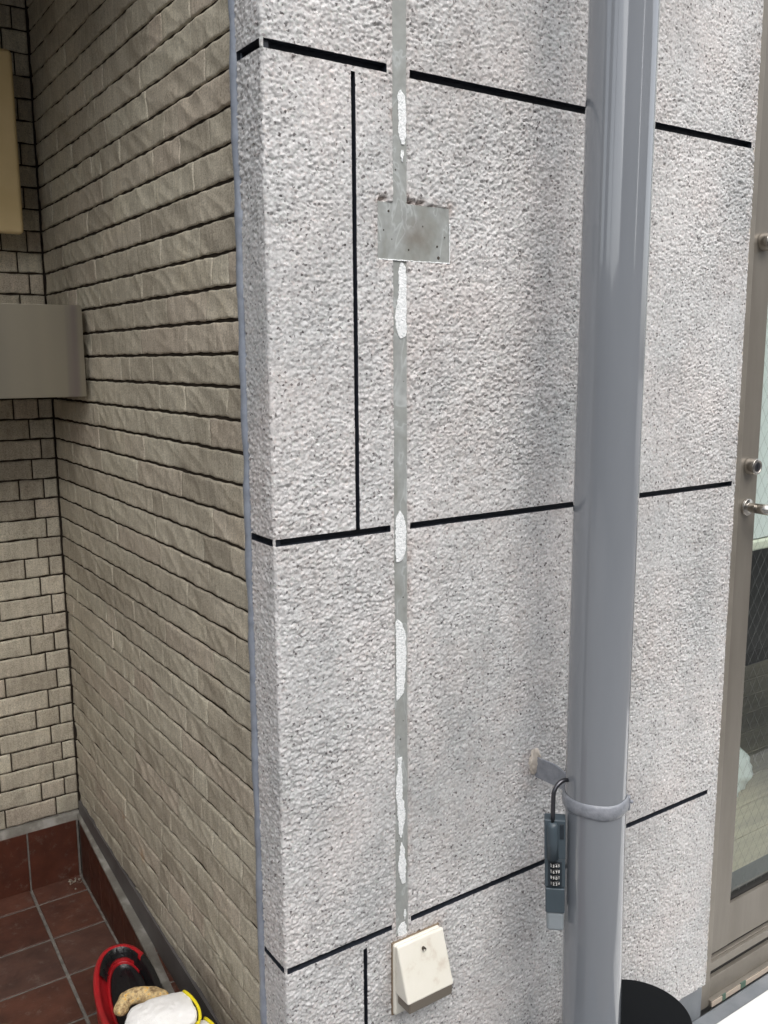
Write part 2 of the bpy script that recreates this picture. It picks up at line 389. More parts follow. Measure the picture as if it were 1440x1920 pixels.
# grooves: real channels
for i, g_ in enumerate(GR):
    a, b, z0, z1 = g_
    SG = lines(a, b, .003, []); ZG = lines(z0, z1, .003, [])
    bmg = bmesh.new()
    def P(s_, h, z): 
        x_, y_ = surf(np.array([s_]), np.array([h])); return (float(x_[0]), float(y_[0]), z)
    top = .0016
    along = S[(S >= a-1e-7)&(S <= b+1e-7)] if b-a > z1-z0 else Z[(Z >= z0-1e-7)&(Z <= z1+1e-7)]
    def Hat(s_, z_): return float(HC[np.argmin(abs(Z-z_)), np.argmin(abs(S-s_))])
    if b-a > z1-z0:
        prev = None
        for s_ in along[::2] if (along[-1] in along[::2]) else list(along[::2])+[along[-1]]:
            ring = [bmg.verts.new(P(s_, h, z)) for h, z in ((Hat(s_, z0), z0), (-GD, z0), (-GD, z1), (Hat(s_, z1), z1))]
            if prev:
                for k in range(3): bmg.faces.new((prev[k], ring[k], ring[k+1], prev[k+1]))
            else: bmg.faces.new(ring)
            prev = ring
        bmg.faces.new(prev)
    else:
        prev = None
        for z_ in along[::2] if (along[-1] in along[::2]) else list(along[::2])+[along[-1]]:
            ring = [bmg.verts.new(P(s_, h, z_)) for h, s_ in ((Hat(a, z_), a), (-GD*.7, a), (-GD*.7, b), (Hat(b, z_), b))]
            if prev:
                for k in range(3): bmg.faces.new((prev[k], ring[k], ring[k+1], prev[k+1]))
            else: bmg.faces.new(ring)
            prev = ring
        bmg.faces.new(prev)
    bm_obj('groove', bmg, M_groove, wall)

# right-hand arris with cream caulk line
bm = bmesh.new(); zz = np.arange(WB+.004, 1.2, .006); prev = None
pts = [(WR+.0015+.0006*math.sin(z*90)+random.uniform(-.0005,.0005), .003, z) for z in zz]
tube(bm, pts, [.0026+random.uniform(-.0006,.0007) for _ in zz], 8)
bm_obj('caulk_line', bm, M_cau, wall, smooth=True)
# painted plinth below the render
bm = bmesh.new(); box(bm, .0135, .9645, .0060, .0134, -1.415, WB-.0025)
tag(bm_obj('plinth', bm, M_plinth, None, bevel=.003), kind='structure')
bm = bmesh.new(); box(bm, .004, 2.6, -.60, .0055, -1.415, -1.350)
tag(bm_obj('step', bm, M_plinth, None, bevel=.006), kind='structure')
bm = bmesh.new(); box(bm, .86, 2.6, -.62, -.033, -1.3495, -1.342)
tag(bm_obj('white_slab', bm, M_white, None, bevel=.004), kind='structure')

# ---------------------------------------------------------------- tape residue on the strip (outline polygons with thickness)
def tape(pts, label):
    bm = bmesh.new(); n = 14; L = []
    for (xa, xb, z) in pts: L.append((.0012+xa+(xb-xa)*.08, xb-.0004-(xb-xa)*.06, z))
    rows = []; j1 = j2 = 0.
    zs = np.linspace(L[0][2], L[-1][2], max(8, int(abs(L[0][2]-L[-1][2])/.0018)))
    za = [l[2] for l in L][::-1]
    for z in zs:
        j1 = .6*j1+random.uniform(-.0009,.0009); j2 = .6*j2+random.uniform(-.0009,.0009)
        xa = max(STX0+.0004, np.interp(z, za, [l[0] for l in L][::-1])+j1)
        xb = min(STX1-.0004, np.interp(z, za, [l[1] for l in L][::-1])+j2)
        if xb-xa < .0012: xa, xb = (xa+xb)/2-.0006, (xa+xb)/2+.0006
        row = []
        for k, h in ((0,-.0003),(0,.0004),(.25,.0007),(.5,.0008),(.75,.0007),(1,.0004),(1,-.0003)):
            row.append(bm.verts.new((xa+(xb-xa)*k, -h-(random.uniform(-.0002,.0002) if h > 0 else 0), z)))
        rows.append(row)
    for a, b in zip(rows, rows[1:]):
        for k in range(6): bm.faces.new((a[k], a[k+1], b[k+1], b[k]))
    bm.faces.new(rows[0]); bm.faces.new(rows[-1][::-1])
    tag(bm_obj('foam_tape', bm, M_tape, None, smooth=False), label, 'tape', 'white foam tape left on the bare mortar strip')
XA, XB = STX0, STX1
tape([(.199,.201,.345),(.193,.208,.338),(.1935,.2105,.315),(.194,.209,.290),(.198,.208,.278)], 'bright white foam tape just below the top groove')
tape([(.199,.205,.271),(.198,.206,.266),(.201,.204,.256)], 'tiny white tape scrap under the topmost tape piece')
tape([(.197,.205,.1275),(.194,.2095,.118),(.195,.210,.095),(.190,.2105,.070),(.187,.211,.060),(.188,.211,.045),(.192,.209,.032),(.196,.203,.028)], 'long white foam tape hanging directly under the square grey patch')
tape([(.193,.199,-.209),(.187,.206,-.220),(.186,.209,-.235),(.187,.209,-.262),(.1875,.204,-.279),(.188,.197,-.2815)], 'white foam tape level with the middle groove')
tape([(.190,.192,-.365),(.187,.200,-.370),(.1865,.208,-.388),(.187,.208,-.43),(.187,.207,-.462),(.188,.203,-.478),(.1885,.192,-.486)], 'white foam tape with a small dark nick, second below the middle groove')
tape([(.1895,.2015,-.575),(.1895,.200,-.600),(.186,.201,-.612),(.186,.201,-.637),(.189,.203,-.645),(.1885,.207,-.668),(.191,.203,-.690),(.194,.200,-.702)], 'long wavy white foam tape low on the strip, narrow at its top')
tape([(.196,.200,-.711),(.1925,.204,-.724),(.189,.207,-.745),(.192,.207,-.768),(.196,.205,-.778)], 'spindle-shaped white foam tape piece, second above the ivory box')
tape([(.201,.206,-.822),(.2005,.206,-.832),(.202,.2045,-.838)], 'tiny white tape flake just above the lowest tape piece')
tape([(.196,.204,-.842),(.1875,.208,-.850),(.1875,.2085,-.864),(.1875,.2085,-.876)], 'square-ended white foam tape touching the ivory box')

# ---------------------------------------------------------------- sealant bead
bm = bmesh.new(); zz = np.arange(-1.19, .95, .004)
ph = np.cumsum(rng.normal(0, .12, len(zz)))
rad = .0100+.0006*np.sin(zz*70+ph)+.0004*rng.normal(0, 1, len(zz))
rad = np.convolve(np.pad(rad, 2, 'edge'), np.ones(3)/3, 'same')[2:-2]
pts = [(.0045+.0004*math.sin(z*35), .0735+.0010*math.sin(z*23+1)+.0006*math.sin(z*61), z) for z in zz]
tube(bm, pts, list(rad), 14)
tag(bm_obj('sealant_bead', bm, M_bead, None, smooth=True), 'blue-grey vertical sealant bead between the tiled wall and rough-cast corner', 'sealant')

# ---------------------------------------------------------------- tiled walls
def tile_wall(name, mapf, length, z0, z1, patterns, hj, vj, label, seed, res, ripple=.0016, clip=None):
    """mapf(s,h,z)->xyz arrays; horizontal joint hj, vertical joint vj"""
    rg = np.random.default_rng(seed); pitch = .0441
    d = .002; nzf = int((z1-z0)/d)+8; nsf = int(length/d)+8
    A1 = field((nzf, nsf), .0045, d, seed+1); A3 = field((nzf, nsf), .0016, d, seed+3)
    # diagonal crests: noise stretched along a diagonal
    n = np.random.default_rng(seed+9).standard_normal((nzf, nsf))
    fy = np.fft.fftfreq(nzf)[:, None]/d; fx = np.fft.fftfreq(nsf)[None, :]/d
    def diag(th, la, lb):
        ua = fx*math.cos(th)+fy*math.sin(th); ub = -fx*math.sin(th)+fy*math.cos(th)
        q = np.real(np.fft.ifft2(np.fft.fft2(n)*np.exp(-2*np.pi**2*((la*ua)**2+(lb*ub)**2)))); return (q-q.mean())/q.std()
    D1 = diag(math.radians(152), .030, .0085); D2 = diag(math.radians(110), .022, .008)
    D1 = 1-np.abs(D1)**.75; D2 = 1-np.abs(D2)**.9
    Fh = ripple*(.80*D1+.22*D2+.12*A1)+.00012*A3
    Fh -= Fh.mean()
    def samp(s, z):
        a = np.clip((z-z0)/d, 0, nzf-2); b = np.clip(s/d, 0, nsf-2)
        ia, ib = a.astype(int), b.astype(int); fa, fb = a-ia, b-ib
        return (Fh[ia,ib]*(1-fa)*(1-fb)+Fh[ia+1,ib]*fa*(1-fb)+Fh[ia,ib+1]*(1-fa)*fb+Fh[ia+1,ib+1]*fa*fb)
    Vs, Fs, off = [], [], 0
    k0 = math.floor((z0-.0089)/pitch); k1 = math.ceil((z1-.0089)/pitch)
    for k in range(k0, k1):
        za, zb = .0089+k*pitch+hj/2, .0089+(k+1)*pitch-hj/2
        za, zb = max(za, z0), min(zb, z1)
        if zb-za < .006: continue
        row = patterns[k % len(patterns)] if patterns else None
        s, j = 0., 0
        while s < length-.002:
            L = row[j % len(row)] if row else float(rg.choice([.052, .105, .15, .20, .225]))
            if not row and j == 0: L *= rg.uniform(.4, 1)
            j += 1
            a, b = s+vj/2, min(s+L-vj/2, length)
            s += L
            if b-a < .004: continue
            na, nb = max(2, int((b-a)/res)), max(3, int((zb-za)/res))
            dz1, dz2 = rg.uniform(-.0007,.0007,2)
            sv = np.linspace(a, b, na+1); zv = np.linspace(za, zb, nb+1)
            sv = np.concatenate([[a], sv, [b]]); zv = np.concatenate([[za], zv, [zb]])
            SV, ZV = np.meshgrid(sv, zv)
            h = .0075+np.clip(samp(SV, ZV), -.0022, .004) + rg.uniform(-.0006, .0006) + rg.uniform(-.004,.004)*(SV-a) + rg.uniform(-.025,.025)*(ZV-(za+zb)/2)
            edge = np.minimum(np.minimum(SV-a, b-SV), np.minimum(ZV-za, zb-ZV))
            h -= .0005*np.exp(-edge/.0010)
            # wavy arris
            wob = (.0006*np.sin(SV*55+k*1.7)+.0005*np.sin(SV*170+k))
            ZV = ZV+np.where((ZV-za) < .004, wob, 0)+np.where((zb-ZV) < .004, -wob*.8, 0)
            h[0,:] = h[-1,:] = -.003; h[:,0] = h[:,-1] = -.003
            Vs.append(mapf(SV.ravel(), h.ravel(), ZV.ravel()))
            ii = np.arange(SV.size).reshape(SV.shape)+off; off += SV.size
            Fs.append(np.stack([ii[:-1,:-1], ii[:-1,1:], ii[1:,1:], ii[1:,:-1]], -1).reshape(-1, 4))
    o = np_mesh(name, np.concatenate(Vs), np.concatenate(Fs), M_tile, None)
    tag(o, label, 'wall'); return o
D = 1.046
# side wall: runs from the bead (Y=.085) into the porch; s measured from the inner corner
side = tile_wall('tiled_side_wall', lambda s, h, z: np.stack([-h+.0075, D-.004-s, z], -1), D-.004-.080, -1.13, .98,
                 None, .0050, .0014, 'beige split-face tiled side wall receding from the sealant bead into the porch', 20, .0026, ripple=.0015)
bm = bmesh.new(); box(bm, .0038, .0132, .078, D+.1, -1.40, 2.6); bm_obj('mortar_bed', bm, M_grout, side)
pats = [[.052,.112,.060,.112], [.030,.052,.105,.112,.06], [.052,.118,.112], [.030,.112,.052,.112]]
back = tile_wall('tiled_back_wall', lambda s, h, z: np.stack([-.001-s, D+.0075-h, z], -1), 1.0, -1.048, .98,
                 pats, .0042, .0036, 'beige brick-pattern tiled wall at the back of the porch', 40, .0032, ripple=.0009)
bm = bmesh.new(); box(bm, -1.3, .0040, D+.0046, D+.2, -1.40, 2.6); bm_obj('mortar_bed', bm, M_grout, back)

# base of the side wall: dark painted band, mortar ledge, skirting
def X_sk(y): return -.010-.030*(1.03-y)
def strip_mesh(name, prof, m, kind, y0=.10, y1=1.036, n=60, parent=None):
    bm = bmesh.new(); prev = None
    for y in np.linspace(y0, y1, n):
        ring = [bm.verts.new((x, y, z)) for x, z in prof(y)]
        if prev:
            for k in range(len(ring)-1): bm.faces.new((prev[k], prev[k+1], ring[k+1], ring[k]))
        else: bm.faces.new(ring)
        prev = ring
    bm.faces.new(prev)
    o = bm_obj(name, bm, m, parent)
    if kind: tag(o, kind=kind)
    return o
bt = lambda y: -1.030-.075*(.95-y)          # band top
mb = lambda y: -1.062-.125*(.95-y)          # band / mortar
st = lambda y: -1.062-.105*(1.03-y)         # skirting top
strip_mesh('painted_band', lambda y: [(.010, bt(y)), (-.0045, bt(y)), (-.0060, mb(y)), (.010, mb(y))], M_band, None, parent=side)
strip_mesh('mortar_ledge', lambda y: [(.010, mb(y)-.0003), (-.0055, mb(y)-.0003), (X_sk(y)-.0005, st(y)+.004), (X_sk(y)-.0018, st(y)+.001), (X_sk(y)+.006, st(y)-.02), (.010, st(y)-.02)], M_ledge, None, parent=side)
# skirting tiles, side
sk_side = empty('tile_skirting', (0, .6, -1.21), 'dark red tile skirting along the foot of the side wall, beside the red power tool', 'skirting')
ys = list(np.arange(1.022, .12, -.0835)); bm = bmesh.new()
for ya, yb in zip(ys, ys[1:]):
    a, b = ya-.0015, yb+.0015
    hexa(bm, [(X_sk(a),a,-1.22),(.009,a,-1.22),(.009,b,-1.22),(X_sk(b),b,-1.22)], [(X_sk(a),a,st(a)),(.009,a,st(a)),(.009,b,st(b)),(X_sk(b),b,st(b))])
bm_obj('skirting_tiles', bm, M_sktile, sk_side, bevel=.0012)
strip_mesh('grout', lambda y: [(.008, -1.22), (.008, st(y)-.001), (X_sk(y)+.0015, st(y)-.001), (X_sk(y)+.0015, -1.22)], M_fgrout, None, .12, 1.03, parent=sk_side)
# skirting back
sk_back = empty('tile_skirting', (-.3, 1.03, -1.21), 'dark red tile skirting along the foot of the back wall', 'skirting')
bm = bmesh.new(); xs = [-.013, -.125, -.237, -.349, -.461, -.573, -.685, -.797, -.909, -1.021, -1.115]
for a, b in zip(xs, xs[1:]): box(bm, b+.0018, a-.0018, 1.030, 1.060, -1.22, -1.066)
bm_obj('skirting_tiles', bm, M_sktile, sk_back, bevel=.0012)
bm = bmesh.new(); box(bm, -1.118, -.010, 1.032, 1.0525, -1.22, -1.0665); bm_obj('grout', bm, M_fgrout, sk_back)
bm = bmesh.new(); hexa(bm, [(-1.118,1.031,-1.0663),(-.006,1.031,-1.0663),(-.006,1.056,-1.0663),(-1.118,1.056,-1.0663)], [(-1.118,1.0395,-1.0500),(-.004,1.0395,-1.0500),(-.004,1.056,-1.0500),(-1.118,1.056,-1.0500)])
bm_obj('mortar_ledge', bm, M_ledge, back)

# porch floor
FZ = -1.2070
bm = bmesh.new(); gx = [-.003-.011]; 
xl = [-.004, -.118, -.260, -.402, -.544, -.686, -.828, -.97]
yl = [1.040, .960, .8175, .681, .545, .409, .273, .137, 0., -.136, -.272]
skew = lambda x, y: x-(.030*(1.03-y)+ .008) if x > -1 else x
for i in range(len(xl)-1):
    for j in range(len(yl)-1):
        xa, xb, ya, yb = xl[i]-.0032, xl[i+1]+.0032, yl[j]-.0028, yl[j+1]+.0028
        h = random.uniform(-.0006, .0004)
        q = [(skew(xb,yb),yb), (skew(xa,yb),yb), (skew(xa,ya),ya), (skew(xb,ya),ya)]
        hexa(bm, [(x,y,FZ-.012) for x,y in q], [(x,y,FZ+h+random.uniform(-.0003,.0003)) for x,y in q])
tag(bm_obj('porch_floor', bm, M_ftile, None, bevel=.0014), kind='structure')
bm = bmesh.new(); box(bm, -1.10, .006, -.285, 1.055, -1.41, FZ-.0022)
tag(bm_obj('floor_grout', bm, M_fgrout), kind='structure')
# unseen houses, walls, block and pole added to shape the downpipe's reflections
M_opp = mat('reflection_plaster', (.10,.095,.09), .85); M_opp2 = mat('reflection_wall_block', (.13,.125,.12), .9)
bm = bmesh.new(); box(bm, -3.0, 2.3, -8.5, -5.2, -1.4, 3.4)
opp = tag(bm_obj('reflection_house', bm, M_opp), 'unseen plain house added behind the viewer for the downpipe reflections', 'house')
bm = bmesh.new(); hexa(bm, [(-3.2,-8.7,3.402),(2.5,-8.7,3.402),(2.5,-5.0,3.402),(-3.2,-5.0,3.402)], [(-3.2,-6.9,4.6),(2.5,-6.9,4.6),(2.5,-6.8,4.6),(-3.2,-6.8,4.6)]); bm_obj('roof', bm, M_band, opp)
bm = bmesh.new()
bm.free()
for x in (-2.2, .3):
    bm = bmesh.new(); box(bm, x, x+1.5, -5.23, -5.198, .1, 1.4); bm_obj('window', bm, M_black, opp)
bm = bmesh.new(); box(bm, -7.8, -3.05, -5.6, -5.4, -1.4, .80); box(bm, -7.8, -7.6, -5.39, 5, -1.4, .95); box(bm, 2.35, 9, -5.6, -5.4, -1.4, .65)
tag(bm_obj('reflection_wall', bm, M_opp2), 'unseen low walls added beside the house for the downpipe reflections', 'wall')
bm = bmesh.new(); tube(bm, [(-4.6,-2.6,-1.4),(-4.6,-2.6,6)], [.09,.07], 24)
bm2 = bmesh.new(); box(bm2, -6.6, -6.1, -1.62, -.36, -1.4, 3.6); tag(bm_obj('reflection_block', bm2, M_opp), 'tall narrow unseen block added to split the downpipe reflections', 'reflection_block')
bm2 = bmesh.new(); box(bm2, 3.7, 9.5, -8.0, -5.2, -1.4, 3.6); tag(bm_obj('reflection_house', bm2, M_opp), 'second unseen dark house added on the door side for the downpipe reflections', 'house')
pole_ = tag(bm_obj('reflection_pole', bm, M_opp2, None, smooth=True), 'unseen pole added to split the downpipe reflections', 'pole')
# unseen ceiling and side wall added to shade the recess
bm = bmesh.new(); box(bm, -1.6, .0030, .16, 1.30, .76, .92)
tag(bm_obj('shade_ceiling', bm, M_ceil), kind='structure')
bm = bmesh.new(); box(bm, -1.35, -1.12, .10, 1.20, -1.41, .758)
tag(bm_obj('porch_shade_wall', bm, mat('porch_side_paint', (.42,.38,.31), .8)), 'unseen plain side wall added to shade the porch', 'wall')

# debris in the porch corner
bm = bmesh.new()
for k in range(26):
    x, y, z = -.030+random.uniform(-.016,.012), 1.020-abs(random.gauss(0,.012)), FZ+.001
    s_ = random.uniform(.0008,.0026)
    bmesh.ops.create_icosphere(bm, subdivisions=1, radius=s_, matrix=Matrix.Translation((x,y,z)))
tag(bm_obj('corner_grit', bm, mat('grit', (.22,.19,.15), .9)), kind='stuff')
bpy.data.objects['corner_grit']['label'] = 'grit gathered in the floor corner of the porch'; bpy.data.objects['corner_grit']['category'] = 'grit'

# ---------------------------------------------------------------- stainless letter box and cream box in the porch
lb = empty('letter_box', (-.25, .9, -.066), 'brushed stainless steel box jutting from the back wall of the porch', 'letter box')
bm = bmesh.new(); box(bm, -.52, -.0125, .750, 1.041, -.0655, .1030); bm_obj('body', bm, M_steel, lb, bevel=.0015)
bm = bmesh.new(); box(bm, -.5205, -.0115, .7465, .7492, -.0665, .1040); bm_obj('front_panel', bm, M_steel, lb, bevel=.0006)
cb = empty('wall_box', (-.2, 1.0, .25), 'cream plastic box with rounded corners high on the back wall', 'meter box')
bm = bmesh.new(); box(bm, -.31, -.0615, .966, 1.041, .262, .592); bm_obj('base', bm, M_cream, cb, bevel=.010, seg=4)
bm = bmesh.new(); box(bm, -.316, -.0575, .946, .9655, .2525, .6010); bm_obj('cover', bm, M_cream, cb, bevel=.011, seg=4)
bm = bmesh.new(); box(bm, -.20, -.1035, .9435, .950, .385, .47); bm_obj('viewing_window', bm, M_black, cb, bevel=.006, seg=3)

# ---------------------------------------------------------------- downpipe
pa, pb = Vector((.4714,-.13,.4542)), Vector((.4816,-.13,-1.0534)); dr = (pb-pa)/(pb.z-pa.z)
pz = lambda z: Vector((float(np.interp(z, [-1.35,-1.04,-.65,-.2,.46,2.6], [.4840,.4775,.4700,.4698,.4712,.4740])), -.13, z))
dp = empty('downpipe', pz(-1.32), 'glossy grey painted downpipe running down in front of the rough-cast wall', 'downpipe')
bm = bmesh.new(); zz = np.linspace(-1.349, 2.55, 100); tube(bm, [pz(z) for z in zz], .0462, 72); bm_obj('pipe', bm, M_pipe, dp, smooth=True)
zc = -.6655; c = pz(zc)
cl = bmesh.new(); prof = []
for a in np.linspace(-math.pi/2, math.pi/2, 9): prof.append((.0466+.0038*math.cos(a), .0115*math.sin(a)))
rings = []; n = 96
for k in range(n):
    th = 2*math.pi*k/n; lump = 1+.035*math.sin(3*th+1)+.05*math.sin(11*th)+.03*math.sin(23*th+2)
    rings.append([cl.verts.new((c.x+(.0466+(rr-.0466)*lump)*math.cos(th), c.y+(.0466+(rr-.0466)*lump)*math.sin(th), c.z+h*(1+.04*math.sin(5*th))+.0008*math.sin(4*th))) for rr, h in prof])
for k in range(n):
    a, b = rings[k], rings[(k+1)%n]
    for j in range(len(a)-1): cl.faces.new((a[j], a[j+1], b[j+1], b[j]))
M_clamp = mat('clamp_paint', (.24,.255,.28), .3); g = N(M_clamp)
g.col(g.ramp(g.noise(60,4), [(.3,(.20,.215,.24)), (.7,(.29,.30,.33))])); g.bump(g.noise(120, 4), .8, .0015)
band = bm_obj('clamp', cl, M_clamp, dp, smooth=True)
# clasp lug at the right-hand side of the band
bm = bmesh.new(); th = R(-38)
for dz in (0,):
    th = R(-52); lug = Matrix.Translation((c.x+.0492*math.cos(th), c.y+.0492*math.sin(th), c.z+.001))@Matrix.Rotation(th, 4, 'Z')
    bmesh.ops.create_cube(bm, size=1, matrix=lug@Matrix.Diagonal((.005,.011,.022,1)))
    bmesh.ops.create_uvsphere(bm, u_segments=12, v_segments=8, radius=.0030, matrix=lug@Matrix.Translation((.004,-.002,.003)))
bm_obj('clasp', bm, M_clamp, band, bevel=.002)
# bracket tab to the wall
bm = bmesh.new(); x_ = .4695
v = [(x_, .004, -.640), (x_, .004, -.675), (x_, -.060, -.672), (x_, -.088, -.668), (x_, -.088, -.648), (x_, -.045, -.637)]
v = [(.4675, y, z-.006) for _, y, z in v]
a_ = [bm.verts.new((x, y, z)) for x, y, z in v]; b_ = [bm.verts.new((x+.004, y, z)) for x, y, z in v]
bm.faces.new(a_[::-1]); bm.faces.new(b_)
for k in range(6): bm.faces.new((a_[k], a_[(k+1)%6], b_[(k+1)%6], b_[k]))
tab = bm_obj('bracket', bm, M_clamp, dp, bevel=.0008)
bm = bmesh.new(); lathe(bm, [(.0,-.010),(.0085,-.010),(.0085,-.002),(.004,-.002),(.004,.012),(.0,.012)], (.4675,-.073,-.664), 6, axis='x'); bm_obj('bolt', bm, M_clamp, tab)
bm = bmesh.new(); bmesh.ops.create_icosphere(bm, subdivisions=3, radius=1, matrix=Matrix.Translation((.465,-.001,-.652))@Matrix.Diagonal((.013,.004,.023,1)))
for v_ in bm.verts: v_.co += Vector((random.uniform(-1,1),random.uniform(-1,1),random.uniform(-1,1)))*.0020
bm_obj('caulk_blob', bm, M_cau, tab, smooth=True)

# ---------------------------------------------------------------- key-storage combination padlock hanging at the bracket
M_lock = mat('slate_plastic', (.055,.075,.09), .38); g = N(M_lock); g.bump(g.noise(300,2), .1, .0003)
M_lockd = mat('slate_dark', (.018,.026,.034), .4)
M_tong = mat('light_grey_plastic', (.26,.29,.31), .45)
M_digit = mat('digit_white', (.75,.75,.72), .5)
lx, ly = .3950, -.095
T = Matrix.Translation((lx, ly, -.022))@Matrix.Rotation(R(-44), 4, 'Z')@Matrix.Rotation(R(-1.5), 4, 'Y')@Matrix.Diagonal((.86,1,1,1))
lk = empty('combination_padlock', (lx, ly, -.75), 'slate-blue combination padlock with black shackle hanging beside the downpipe', 'padlock')
def lbox(name, x0, x1, y0, y1, z0, z1, m, parent, bev=.0015):
    bm = bmesh.new(); box(bm, x0, x1, y0, y1, z0, z1); bmesh.ops.transform(bm, matrix=T, verts=bm.verts)
    return bm_obj(name, bm, m, parent, bevel=bev, seg=3)
bm = bmesh.new()
box(bm, -.0185,.0185,-.010,.012,-.7285,-.6650)
box(bm, -.0180,.0180,-.009,.012,-.7760,-.7287)
box(bm, -.0170,.0170,-.0125,.012,-.8165,-.7762)
bmesh.ops.transform(bm, matrix=T, verts=bm.verts); body = bm_obj('body', bm, M_lock, lk, bevel=.0018, seg=3)
bm = bmesh.new(); tube(bm, [T@Vector((-.004,-.0085,z)) for z in (-.669,-.675,-.700,-.7280)], [.006,.0088,.0088,.0088], 20)
bm_obj('shackle_housing', bm, M_lock, lk, smooth=True)
lbox('release_slot', .0085, .0155, -.0112, -.009, -.695, -.671, M_lockd, lk, .0008)
lbox('dial_window', -.0120, .0120, -.0102, -.0085, -.7735, -.7320, M_lockd, lk, .0008)
for k in range(4):
    zc_ = -.7380-.0098*k
    bm = bmesh.new(); lathe(bm, [(0,-.0038),(.0092,-.0038),(.0100,-.003),(.0100,.003),(.0092,.0038),(0,.0038)], (0,-.0042,zc_), 20)
    bmesh.ops.transform(bm, matrix=T, verts=bm.verts); wh = bm_obj('dial_wheel', bm, M_black, lk, smooth=False)
    tmp = []
    bmd = bmesh.new()
    for j, a in enumerate((-42,-14,14,42)):
        cu = bpy.data.curves.new('d', 'FONT'); cu.body = str((3*k+j*1+2) % 10); cu.size = .0064; cu.align_x = 'CENTER'; cu.align_y = 'CENTER'; cu.extrude = .0001; cu.offset = .00012
        to = bpy.data.objects.new('d', cu); C.objects.link(to)
        dg = bpy.context.evaluated_depsgraph_get(); me = bpy.data.meshes.new_from_object(to.evaluated_get(dg))
        al = R(a)
        mm = T@Matrix.Translation((.0102*math.sin(al), -.0042-.0102*math.cos(al), zc_))@Matrix.Rotation(al, 4, 'Z')@Matrix.Rotation(math.pi/2, 4, 'X')
        me.transform(mm); bmd.from_mesh(me); bpy.data.objects.remove(to); bpy.data.curves.remove(cu)
    bm_obj('digits', bmd, M_digit, wh)
lbox('cover_tongue', -.0155, .0155, -.0105, .0105, -.8490, -.8167, M_tong, lk, .0055)
bm = bmesh.new(); pts = [(-.004,-.0075,-.672), (-.004,-.0075,-.650), (-.004,-.0075,-.632)]
for a in np.linspace(180, 20, 14): pts.append((.016+.020*math.cos(R(a)), -.0075, -.628+.021*math.sin(R(a))))
pts += [(.036,-.004,-.640), (.037,0,-.655), (.037,.002,-.668)]
T2 = Matrix.Translation((lx, ly, -.022))@Matrix.Rotation(R(-4), 4, 'Z'); o0 = T@Vector((-.004,-.0075,-.67))-T2@Vector((-.004,-.0075,-.67)); tube(bm, [T2@Vector(p)+o0 for p in pts], .0034, 16); bm_obj('shackle', bm, M_chromed, lk, smooth=True)

# ---------------------------------------------------------------- ivory chime / doorbell hood
iv = empty('intercom_cover', (.2235, 0, -.985), 'ivory plastic wedge-shaped hood with taupe lower lip fixed under the mortar strip', 'intercom')
bx0, bx1, bz0, bz1 = .1785, .2655, -.9870, -.8680
bm = bmesh.new(); box(bm, bx0, bx1, -.009, .0005, bz0, bz1); bm_obj('back_plate', bm, M_ivory, iv, bevel=.004, seg=3)
bm = bmesh.new(); box(bm, bx0-.0015, bx1+.0015, -.0040, .0008, bz0-.0015, bz1+.0015); bm_obj('gasket', bm, mat('stained_gasket', (.20,.15,.10), .7), iv, bevel=.0015)
def wedge(x0, x1, z0, z1, y0, y1, yb=-.0088):
    """y0 front depth at z0 (bottom), y1 at z1 (top)"""
    bm = bmesh.new(); hexa(bm, [(x0,y0,z0),(x1,y0,z0),(x1,yb,z0),(x0,yb,z0)], [(x0,y1,z1),(x1,y1,z1),(x1,yb,z1),(x0,yb,z1)]); return bm
bm_obj('hood', wedge(bx0+.0006, bx1+.0006, -.9480, bz1+.0004, -.043, -.0150), M_ivory, iv, bevel=.0055, seg=4)
bm_obj('lower_lip', wedge(bx0+.005, bx1-.001, -.9660, -.9475, -.0400, -.0415), M_brownpl, iv, bevel=.002, seg=2)
bm = bmesh.new(); lathe(bm, [(0,-.0012),(.0030,-.0012),(.0030,.006),(0,.006)], (.2235,-.0232,-.8830), 16, axis='y'); bm_obj('screw_hole', bm, M_screw, iv)
bm = bmesh.new(); lathe(bm, [(0,-.0018),(.0016,-.0018),(.0016,.006),(0,.006)], (.2228,-.0232,-.8836), 12, axis='y'); bm_obj('screw', bm, M_ivory, iv)

# ---------------------------------------------------------------- black bucket beside the downpipe
bk = empty('bucket', (.627,-.098,-1.3498), 'black round plastic bucket standing on the step right of the downpipe', 'bucket')
bm = bmesh.new()
lathe(bm, [(0,0),(.078,0),(.080,.004),(.090,.192),(.0925,.198),(.0925,.2055),(.0905,.2055),(.0895,.198),(0,.198)], (.627,-.098,-1.3495), 72)
bm_obj('body', bm, M_dark, bk, smooth=False, bevel=.0008)
bm = bmesh.new(); lathe(bm, [(.0935,.200),(.0950,.200),(.0955,.204),(.0945,.2185),(.0925,.2195),(0,.2195)], (.627,-.098,-1.3495), 72)
for p in list(bm.faces):
    if len(p.verts) > 60 and p.calc_center_median().z < -1.14: bm.faces.remove(p)
bm_obj('lid', bm, M_dark, bk, smooth=False, bevel=.0008)

